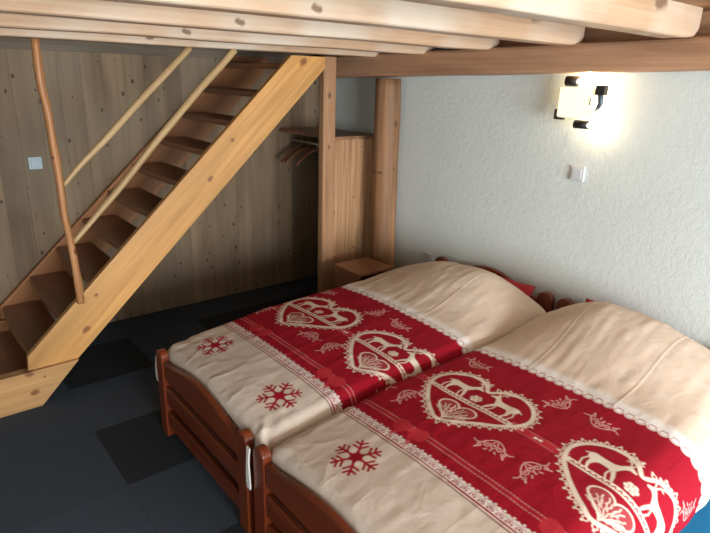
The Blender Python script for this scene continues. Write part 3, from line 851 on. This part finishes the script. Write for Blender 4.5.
def tie(x, y, z0, z1, parent):
    bm = bmesh.new()
    pts = [(x, y, z0), (x-.004, y+.002, (z0*2+z1)/3), (x-.006, y-.001, (z0+2*z1)/3), (x-.004, y, z1)]
    rings = []
    for i, p in enumerate(resample(pts, 4)):
        w = .011-.003*math.sin(i*.5)
        rings.append([bm.verts.new((p.x+a*.003, p.y+b_*w, p.z)) for a, b_ in ((-1, -1), (-1, 1), (1, 1), (1, -1))])
    for i in range(len(rings)-1):
        for q in range(4): bm.faces.new((rings[i][q], rings[i+1][q], rings[i+1][(q+1) % 4], rings[i][(q+1) % 4]))
    bm.faces.new(rings[0]); bm.faces.new(rings[-1][::-1])
    o = obj('fabric_tie', bm, M['tie'], parent); o['label'] = 'white cotton tie hanging beside the bed post'
tie(.895, 2.655, .405, .27, dv1)
tie(.868, 1.647, .455, .27, dv2)

# red pillows behind the duvets
def pillow(cx, cy, cz, lx, ly, lz, rx, rz, lab):
    bm = bmesh.new()
    n = 28
    for s in (1, -1):
        g = []
        for i in range(n+1):
            row = []
            for j in range(n+1):
                a = i/n*2-1; b_ = j/n*2-1
                prof = max(0, (1-abs(a)**3.2))**.55*max(0, (1-abs(b_)**3.2))**.55
                pin = 1-.07*(1-abs(a)**2)*(abs(b_)**4) ; pin2 = 1-.06*(1-abs(b_)**2)*(abs(a)**4)
                zz = s*lz/2*prof + .004*mnoise.noise(Vector((a*3, b_*3, s)))*prof
                row.append(bm.verts.new((a*lx/2*pin2, b_*ly/2*pin, zz)))
            g.append(row)
        for i in range(n):
            for j in range(n): bm.faces.new((g[i][j], g[i+1][j], g[i+1][j+1], g[i][j+1]))
    bmesh.ops.remove_doubles(bm, verts=bm.verts, dist=.0005)
    o = obj('pillow', bm, M['red_cloth'], smooth=True, loc=(0, 0, 0)); o.location = (cx, cy, cz); o.rotation_euler = (0, rx, rz)
    tag(o, lab, 'pillow', 'red pillows at the headboards')
pillow(2.835, 1.98, .515, .25, .40, .09, -1.15, .04, 'red pillow between the headboard and duvet of the farther bed')
pillow(2.835, 1.25, .53, .29, .42, .09, -1.15, .0, 'red pillow between the headboard and duvet of the nearer bed')

# blue rug beside the near bed
bm = bmesh.new()
box(bm, (1.55, -.15, .0005), (2.96, .66, .016), .006)
o = obj('rug', bm, M['blue_rug'], loc=(2.25, .25, 0))
tag(o, 'bright blue rug on the carpet at the lower right beyond the nearer bed', 'rug')

# ------------------------------------------------------------------ wall fittings
def plate(name, lo, hi, axis, label, cat, mat, rocker=True):
    c = [(a+b_)/2 for a, b_ in zip(lo, hi)]
    e = empty(name, c, label, cat)
    obj('plate', B(lo, hi, .004, 3), mat, e)
    if rocker:
        lo2, hi2 = list(lo), list(hi)
        for k in range(3):
            if k == axis: continue
            d = (hi[k]-lo[k])*.17; lo2[k] += d; hi2[k] -= d
        lo2[axis] = lo[axis]-.004; hi2[axis] = hi[axis]-.002
        obj('rocker', B(lo2, hi2, .002, 2), mat, e)
    return e
plate('light_switch', (.700, YB-.012, 1.170), (.780, YB-.0005, 1.250), 1, 'pale blue square light switch on the board wall left of the stairs', 'switch', M['blue_plastic'])
plate('light_switch', (XR-.014, 1.640, 1.275), (XR-.0005, 1.722, 1.357), 0, 'white square light switch on the plaster wall below the lamp', 'switch', M['white_plastic'])
so = plate('wall_socket', (XR-.014, 2.725, .487), (XR-.0005, 2.808, .568), 0, 'white wall socket low on the plaster beside the headboard post', 'socket', M['white_plastic'], False)
bm = bmesh.new(); tube(bm, [(XR-.016, 2.766, .528), (XR-.011, 2.766, .528)], .026, 20)
obj('socket_face', bm, M['white_plastic'], so)
for dz in (-.009, .009):
    obj('socket_hole', T([(XR-.018, 2.766, .528+dz), (XR-.013, 2.766, .528+dz)], .003, 8), M['dark'], so)

# lamp
LY = -.038
lp = empty('wall_lamp', (XR, 1.75, 1.70), 'lit wall lamp with cream glass plate and black metal fittings on the white wall', 'lamp')
def glow(name, col, st, base=(.9, .8, .6)):
    m, n, l, b = nt(name)
    tc = n.new('ShaderNodeTexCoord'); nz = n.new('ShaderNodeTexNoise'); nz.inputs['Scale'].default_value = 14; l.new(tc.outputs['Object'], nz.inputs['Vector'])
    mx = n.new('ShaderNodeMixRGB'); mx.inputs[1].default_value = (*[c*.82 for c in col], 1); mx.inputs[2].default_value = (*col, 1); l.new(nz.outputs['Fac'], mx.inputs[0])
    l.new(mx.outputs[0], b.inputs['Emission Color']); b.inputs['Emission Strength'].default_value = st
    b.inputs['Base Color'].default_value = (*base, 1); b.inputs['Roughness'].default_value = .3
    return m
M['glass_on'] = glow('lit_cream_glass', (1, .86, .50), 1.15)
M['bulb'] = glow('lit_bulb', (1, .85, .6), 6)
obj('back_plate', B((XR-.022, 1.652, 1.64), (XR-.0005, 1.762, 1.76), .004), M['black_metal'], lp)
obj('arm', T([(XR-.022, 1.707, 1.70), (XR-.085, 1.707, 1.70)], .012, 12), M['black_metal'], lp, smooth=True)
sh = obj('glass_plate', B((XR-.100, 1.594, 1.622), (XR-.088, 1.804, 1.775), .004), M['glass_on'], lp)
obj('spring_clip', B((XR-.104, 1.614, 1.69), (XR-.1005, 1.622, 1.725), .001), M['metal'], lp)
# corner fittings
obj('socket_cylinder', T([(XR-.09, 1.774, 1.806), (XR-.09, 1.710, 1.806)], .027, 20), M['black_metal'], lp, smooth=True)
obj('bulb', T([(XR-.09, 1.710, 1.806), (XR-.09, 1.687, 1.806), (XR-.09, 1.680, 1.806)], [.013, .014, .006], 14), M['bulb'], lp, smooth=True)
obj('socket_cylinder', T([(XR-.09, 1.692, 1.588), (XR-.09, 1.617, 1.588)], .022, 20), M['black_metal'], lp, smooth=True)
obj('bulb', T([(XR-.09, 1.617, 1.588), (XR-.09, 1.610, 1.588), (XR-.09, 1.604, 1.588)], [.011, .012, .005], 14), M['bulb'], lp, smooth=True)
obj('bracket', B((XR-.11, 1.547, 1.742), (XR-.07, 1.597, 1.790), .003), M['black_metal'], lp)
bm = bmesh.new(); tube(bm, [(XR-.085, 1.592, 1.77), (XR-.085, 1.574, 1.735), (XR-.085, 1.570, 1.70), (XR-.085, 1.587, 1.66)], [.012, .014, .013, .008], 10)
obj('curved_stem', bm, M['blue_metal'], lp, smooth=True)
bm = bmesh.new()
box(bm, (XR-.108, 1.804, 1.612), (XR-.082, 1.816, 1.660), .001); box(bm, (XR-.108, 1.762, 1.606), (XR-.082, 1.816, 1.616), .001)
obj('corner_bracket', bm, M['black_metal'], lp)

def light(kind, name, loc, energy, col, size=.1, rot=(0, 0, 0), sy=None, parent=None):
    d = bpy.data.lights.new(name, kind); d.energy = energy; d.color = col
    if kind == 'AREA':
        d.shape = 'RECTANGLE'; d.size = size; d.size_y = sy or size
    elif kind in ('POINT', 'SPOT'): d.shadow_soft_size = size
    o = bpy.data.objects.new(name, d); COL.objects.link(o); o.location = loc; o.rotation_euler = rot
    return o
light('POINT', 'lamp_glow_upper', (XR-.05, 1.70, 1.70), 2.8, (1, .78, .48), .012)
light('POINT', 'lamp_glow_top', (XR-.075, 1.66, 1.815), 2.2, (1, .78, .48), .01)
light('POINT', 'lamp_glow_low', (XR-.075, 1.585, 1.588), .9, (1, .80, .52), .01)

# daylight through the window behind the viewer
light('AREA', 'window_daylight', ((WX0+WX1)/2, YF-.25, (WZ0+WZ1)/2), 430, (.92, .965, 1.0), WX1-WX0, (math.radians(90), 0, 0), WZ1-WZ0)

w = bpy.data.worlds.new('world'); sc.world = w; w.use_nodes = True
w.node_tree.nodes['Background'].inputs[0].default_value = (.75, .88, 1, 1); w.node_tree.nodes['Background'].inputs[1].default_value = 1.0

# ------------------------------------------------------------------ camera
f, pitch, yaw, rl, H = 569.1, .323, .692, .03, 1.8
F = Vector((math.sin(yaw)*math.cos(pitch), math.cos(yaw)*math.cos(pitch), -math.sin(pitch)))
R = Vector((math.cos(yaw), -math.sin(yaw), 0)); U = R.cross(F)
c_, s_ = math.cos(rl), math.sin(rl)
R2 = c_*R + s_*U; U2 = -s_*R + c_*U
cam = bpy.data.cameras.new('camera'); co = bpy.data.objects.new('camera', cam); COL.objects.link(co)
mt = Matrix((R2, U2, -F)).transposed().to_4x4(); mt.translation = (0, 0, H)
co.matrix_world = mt
cam.sensor_fit = 'HORIZONTAL'; cam.sensor_width = 36; cam.lens = f/710*36; cam.clip_start = .02
sc.camera = co
sc.view_settings.view_transform = 'Standard'
sc.view_settings.look = 'None'
sc.view_settings.exposure = 0
